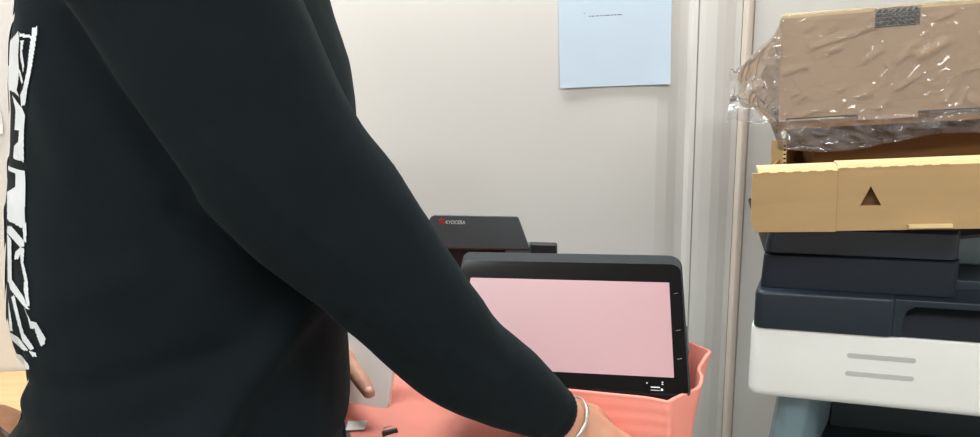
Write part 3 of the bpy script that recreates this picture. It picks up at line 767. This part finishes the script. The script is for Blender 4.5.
for dz, k in ((.004, .97), (.0, 1.005), (-.03, 1.0), (-.058, .985), (-.06, .95), (-.03, .93)):
    z, cx, a, b = .905+dz, -.308, .145, .181; r = []
    for j in range(200):
        t = 2*math.pi*j/200; c, s = math.cos(t), math.sin(t); kk = k*(1.006 if j % 2 else 1)
        r.append(PI_ @ (Vector((cx, YP, z))+FW*a*kk*math.copysign(abs(c)**(2/2.3), c)+RT*b*kk*math.copysign(abs(s)**(2/2.3), s)))
    rings.append(r)
MB().loft(rings, cap=False).build('hem_band', M['rib'], sw, smooth=True)
m = MB(); rings = []
for dz, k in ((-.012, 1.10), (.004, 1.10), (.016, 1.04), (.016, .94), (0, .92)):
    rings.append([PI_ @ (neck+Vector((0, 0, dz))+FW*(.072*k*math.cos(t)+.004-.02*0)+RT*.078*k*math.sin(t)+Vector((0, 0, -.012*math.cos(t)))) for t in [2*math.pi*j/60 for j in range(60)]])
m.loft(rings, cap=False).build('collar', M['rib'], sw, smooth=True)

# white print on the back: cut pieces lying on the cloth
POLY = [[(33.5,29),(38.5,27),(38,36),(36,50),(33,70),(29,90),(27,105),(23,106),(22,95),(24.5,90),(29,70),(31,50),(33,36)],
 [(12,41),(20,32),(21,40),(20,55),(21,70),(20,82),(18.5,90),(21,97),(17,93),(11,90),(11,60)], [(21.5,33.5),(33,36),(33,38.5),(21.5,37)], [(22.5,40),(25.5,41),(24,52),(26,67),(25,72),(22,56)],
 [(20,70),(22,70),(25,82),(23.5,84)], [(14,95),(21,105),(24,108),(27,116),(26,125),(25.5,140),(25.5,162),(15,158),(16,146),(20,142),(21,130),(16.5,130),(17.5,110)],
 [(10,166),(26.5,171),(27,190),(26.5,210),(27,223),(23,228),(19,225),(12,222),(9,219),(9,192),(17,187),(17.5,174),(10,170)],
 [(9,226),(13,226),(26,241),(26,246),(22,247),(9,233)], [(24,224),(28,222),(28,243),(25.5,240)],
 [(17,252),(22,247),(26,248),(25,262),(28,274),(29.5,282),(30,295),(31.5,306),(28.5,306),(25.5,290),(26,280),(22.5,262),(22,254),(19.5,259),(16,259)],
 [(9,234),(13,240),(13.5,282),(9.5,282)], [(10,280),(14,280),(26,298),(28,304),(31,309),(28,309),(19,298),(12,289)],
 [(26,308),(32,320),(38,322),(47,338),(46,343),(42.5,346),(40,340),(36,328),(32,328),(29,316)], [(13,297),(16,295),(20,312),(25,332),(36,348),(32,350),(24,340),(19,322)],
 [(10,300),(13.5,322),(14,330),(11,330)], [(12,332),(20,337),(30,350),(25,350),(12,338)], [(14,352),(22,354),(30,364),(31,369),(27,369),(16,362)], [(30,350),(37,352),(38,356),(34,356)]]
def inside(x, y):
    for poly in POLY:
        c = False; n = len(poly)
        for i in range(n):
            (x1, y1), (x2, y2) = poly[i], poly[i-1]
            if (y1 > y) != (y2 > y) and x < (x2-x1)*(y-y1)/(y2-y1)+x1: c = not c
        if c: return True
    return False
NA, NZ = 420, 420; grid = {}
for j in range(NZ+1):
    z = 1.010+.340*j/NZ
    cx = np.interp(z, [s[0] for s in SEC], [s[1] for s in SEC])
    for i in range(NA+1):
        ph = R(-88+80*i/320 if i < 320 else -8+96*(i-320)/100); d = -FW*math.cos(ph)+(-RT)*math.sin(ph)          # from the near flank round the back
        o = Vector((cx, YP, z))+d*.5
        h = bvh.ray_cast(o, -d, .6)
        if h[0] is not None: grid[i, j] = (h[0], h[1])
vidx = {}; m = MB(); vs, fs = [], []
def vert(k):
    if k not in vidx:
        p, n_ = grid[k]; n_ = n_ if n_.dot(Vector((p.x+.28, p.y-YP, 0))) > 0 else -n_
        vidx[k] = len(vs); vs.append(PI_ @ (p+n_*.0011))
    return vidx[k]
for j in range(NZ):
    for i in range(NA):
        ks = [(i, j), (i+1, j), (i+1, j+1), (i, j+1)]
        if not all(k in grid for k in ks): continue
        p = sum((grid[k][0] for k in ks), Vector())/4; n_ = grid[ks[0]][1]
        if n_.dot(Vector((p.x+.28, p.y-YP, 0))) < 0: n_ = -n_
        px, py = proj(p); facing = n_.dot((CAMP-p).normalized()) > .0
        if facing: hit = inside(px, py)
        else:
            u = i/320*.4545 if i < 320 else .4545+(i-320)/100*.5455; v = j/NZ
            hit = u > .2 and u < .93 and (math.sin(u*26+3*math.sin(v*9))*math.sin(v*31+2*math.sin(u*7)) > .05)
        if hit: fs.append(tuple(vert(k) for k in ks))
m.add(vs, fs); m.build('back_print', M['print'], sw, smooth=True, label='white graphic print on the back')

# hands --------------------------------------------------------------
def hand(mb, W, d, n, side, curl, spread=.10, thumb=.6):
    """W wrist, d along the hand, n out of the back of the hand, side the thumb side; returns finger tips"""
    d = d.normalized(); n = (n-d*n.dot(d)).normalized(); s = side.normalized(); s = (s-d*s.dot(d)-n*s.dot(n)).normalized(); tips = []
    offs = [.027, .009, -.009, -.0255]; kn = [.088, .092, .087, .078]; ln = [.070, .078, .072, .056]; rr = [.0115, .0096, .0090, .0080]
    mb.ball(W, (.026, .026, .026), 16, 10)
    for k in range(4):
        K = W+d*kn[k]+s*offs[k]+n*(.003 if k in (1, 2) else 0)
        b = W+d*.008+s*offs[k]*.65
        mb.tube([b.lerp(K, t) for t in (0, .25, .5, .75, 1)], [.0155, .0155, .0145, .0130, rr[k]*1.25], 14); mb.ball(K, rr[k]*1.28, 12, 8)
        mb.tube([(b-n*.006).lerp(K-n*.006, t) for t in (0, .5, 1)], [.014, .015, .010], 14)
        dd = (d+s*spread*(1.5-k)/1.5).normalized(); p = K; ang = 0
        for q, (f, c) in enumerate(zip((.46, .30, .24), curl[k])):
            ang += c; v = dd*math.cos(ang)-n*math.sin(ang); p2 = p+v*ln[k]*f
            r0 = rr[k]*(1, .93, .86)[q]; r1 = rr[k]*(.93, .86, .72)[q]
            mb.tube([p.lerp(p2, t) for t in (0, .5, 1)], [r0, (r0+r1)/2*.96, r1], 12); mb.ball(p2, r1*1.0, 12, 8); mb.ball(p, r0*1.02, 12, 8); p = p2
        tips.append((p, v, n*math.cos(ang)+dd*math.sin(ang), rr[k]*.72))
    b = W+d*.022+s*.020-n*.006; j1 = W+d*.050+s*.043-n*.010; j2 = j1+(d*.8+s*thumb-n*.25).normalized()*.034; j3 = j2+(d*.95+s*thumb*.4-n*.3).normalized()*.028
    for a_, b_, ra, rb in ((b, j1, .0165, .0125), (j1, j2, .0122, .0102), (j2, j3, .0102, .0078)):
        mb.tube([a_, (a_+b_)/2, b_], [ra, (ra+rb)/2, rb], 14); mb.ball(b_, rb, 12, 8); mb.ball(a_, ra*.98, 12, 8)
    tips.append((j3, (j3-j2).normalized(), s, .0078))
    return tips
body = MB(); tors(.86, .86, 1.5, body)
chain(body, [neck+Vector((0, 0, -.06)), neck+Vector((.008, 0, .02)), neck+FW*.03+Vector((0, 0, .09))], [.062, .054, .052])
HC = neck+FW*.055+Vector((0, 0, .175))
hr = Matrix((FW, -RT, Vector((0, 0, 1)))).transposed() @ Matrix.Rotation(R(22), 3, 'Y')
hp_ = lambda x, y, z: HC+hr @ Vector((x, y, z))
body.ball(hp_(-.012, 0, .022), (.096, .076, .092), 28, 18, hr); body.ball(hp_(.022, 0, -.040), (.062, .058, .072), 24, 16, hr); body.ball(hp_(.052, 0, -.092), (.026, .026, .020), 16, 10, hr)
body.tube([hp_(.074, 0, .012), hp_(.088, 0, -.010), hp_(.100, 0, -.030)], [.008, .010, .012], 12); body.ball(hp_(.098, 0, -.032), .0125, 12, 8)
for s in (-1, 1):
    body.ball(hp_(.090, s*.010, -.036), .008, 10, 8); body.ball(hp_(-.004, s*.078, -.008), (.020, .009, .032), 14, 10, hr)
    body.ball(hp_(.050, s*.042, -.028), (.022, .018, .016), 12, 8, hr); body.ball(hp_(.066, s*.030, .026), (.014, .024, .008), 12, 8, hr)
body.ball(hp_(.080, 0, -.060), (.012, .022, .007), 12, 8, hr)
chain(body, armR[:-1]+[cE+dR*.01], [.055, .048, .042, .040, .036, .028, .0235]); chain(body, armL[:-1]+[wrL+dL*.012], [.054, .046, .042, .035, .026])
WR_ = cE+dR*.012
HD = (P(650, 478, .605)-P(572, 411, .592))
tR = hand(body, WR_, HD, Vector((.30, -.45, .84)), Vector((.2, .9, .25)), [(.35, .5, .3), (.4, .55, .35), (.45, .55, .35), (.5, .55, .35)], thumb=.25)
WL_ = wrL+dL*.012; tipL = P(359, 405, .722)
tL = hand(body, WL_, tipL-WL_+Vector((-.024, -.004, .022)), Vector((.1, -.5, .85)), Vector((.8, .5, -.1)), [(.05, .15, .2), (.9, 1.3, .8), (1.0, 1.3, .8), (1.1, 1.3, .8)], thumb=-.7)
legs = [[Vector((-.305, YP, .93))+RT*s*.085, Vector((-.30, YP, .50))+RT*s*.10, Vector((-.315, YP, .09))+RT*s*.105] for s in (-1, 1)]
for lg_ in legs:
    chain(body, lg_, [.078, .055, .038]); chain(body, [lg_[2]+Vector((0, 0, -.03)), lg_[2]+FW*.08+Vector((0, 0, -.055)), lg_[2]+FW*.16+Vector((0, 0, -.062))], [.034, .030, .022])
bme = remeshed(body, .0042, 3, .5); bme.transform(PI_); bme.polygons.foreach_set('use_smooth', [True]*len(bme.polygons)); bme.materials.append(M['skin']); bme.name = 'body'
link(bpy.data.objects.new('body', bme), pe)
for (p, v, n_, r) in tR+tL:
    c = p+n_*(r*.62)-v*.001; n2 = (n_-v*n_.dot(v)).normalized(); rot = Matrix((v, n2.cross(v), n2)).transposed()
    xf(MB().ball(c, (.0060, .0050, .0022), 12, 8, rot), PI_).build('fingernail', M['nail'], pe, smooth=True)
for s in (-1, 1):
    e_ = xf(MB().ball(hp_(.071, s*.031, .006), .0125, 16, 10), PI_).build('eye', M['eye'], pe, smooth=True)
    xf(MB().ball(hp_(.0805, s*.031, .005), (.0035, .0052, .0052), 12, 8, hr), PI_).build('iris', M['hair'], e_, smooth=True)
xf(MB().tube([hp_(.083, y, -.060-.0*y) for y in (-.020, -.010, 0, .010, .020)], [.001, .0042, .005, .0042, .001], 10), PI_).build('lips', M['lip'], pe, smooth=True)
hb = MB(); hb.ball(hp_(-.022, 0, .030), (.098, .083, .096), 32, 20, hr)
hv = []
for v in hb.v:
    q = hr.transposed() @ (v-HC)
    if q.x > .045 and q.z < .055: q.x = .045-.3*max(0, .055-q.z)
    if q.z < -.045: q.z = -.045+.3*(q.z+.045)
    q *= 1+.02*noise.noise(q*60); hv.append(HC+hr @ q)
hb.v = hv; xf(hb, PI_).build('hair', M['hair'], pe, smooth=True, label='short black hair')
# bracelet on the right wrist
c0 = WR_+HD.normalized()*.006; dB = (HD.normalized()*.8+dR*.4).normalized(); up = dB.orthogonal().normalized(); sd = dB.cross(up); rings = []
for k in range(40):
    t = 2*math.pi*k/40; c = up*math.cos(t)+sd*math.sin(t)
    rings.append([PI_ @ (c0+c*(.0278+.0011*math.cos(a))+dB*.0022*math.sin(a)) for a in [2*math.pi*j/10 for j in range(10)]])
rings.append(rings[0]); MB().loft(rings, cap=False).build('bracelet', M['band'], pe, smooth=True, label='thin silver bracelet on the right wrist')
# trousers and shoes
tr = MB(); tors(.97, .88, 1.0, tr)
tr.ball(Vector((-.305, YP, .86)), (.135, .17, .12), 24, 14)
for lg_ in legs: chain(tr, [lg_[0], lg_[1], lg_[2]+Vector((0, 0, -.02))], [.098, .078, .062])
tme = remeshed(tr, .009, 5, .5); tme.transform(PI_); tme.polygons.foreach_set('use_smooth', [True]*len(tme.polygons)); tme.materials.append(M['jeans']); tme.name = 'trousers'
link(bpy.data.objects.new('trousers', tme), pe)
for lg_ in legs:
    m = MB(); rings = []; b = Vector((lg_[2].x, lg_[2].y, 0))
    for t, wd, h in ((-.075, .018, .045), (-.06, .036, .075), (-.02, .042, .098), (.03, .042, .092), (.09, .046, .066), (.14, .046, .050), (.18, .036, .042), (.20, .014, .026)):
        rings.append([PI_ @ (b+FW*t+RT*wd*math.copysign(abs(math.cos(a))**.7, math.cos(a))+Vector((0, 0, .002+h*.5*(1+math.copysign(abs(math.sin(a))**.7, math.sin(a)))))) for a in [2*math.pi*j/20 for j in range(20)]])
    m.loft(rings).build('shoe', M['shoe'], pe, smooth=True)
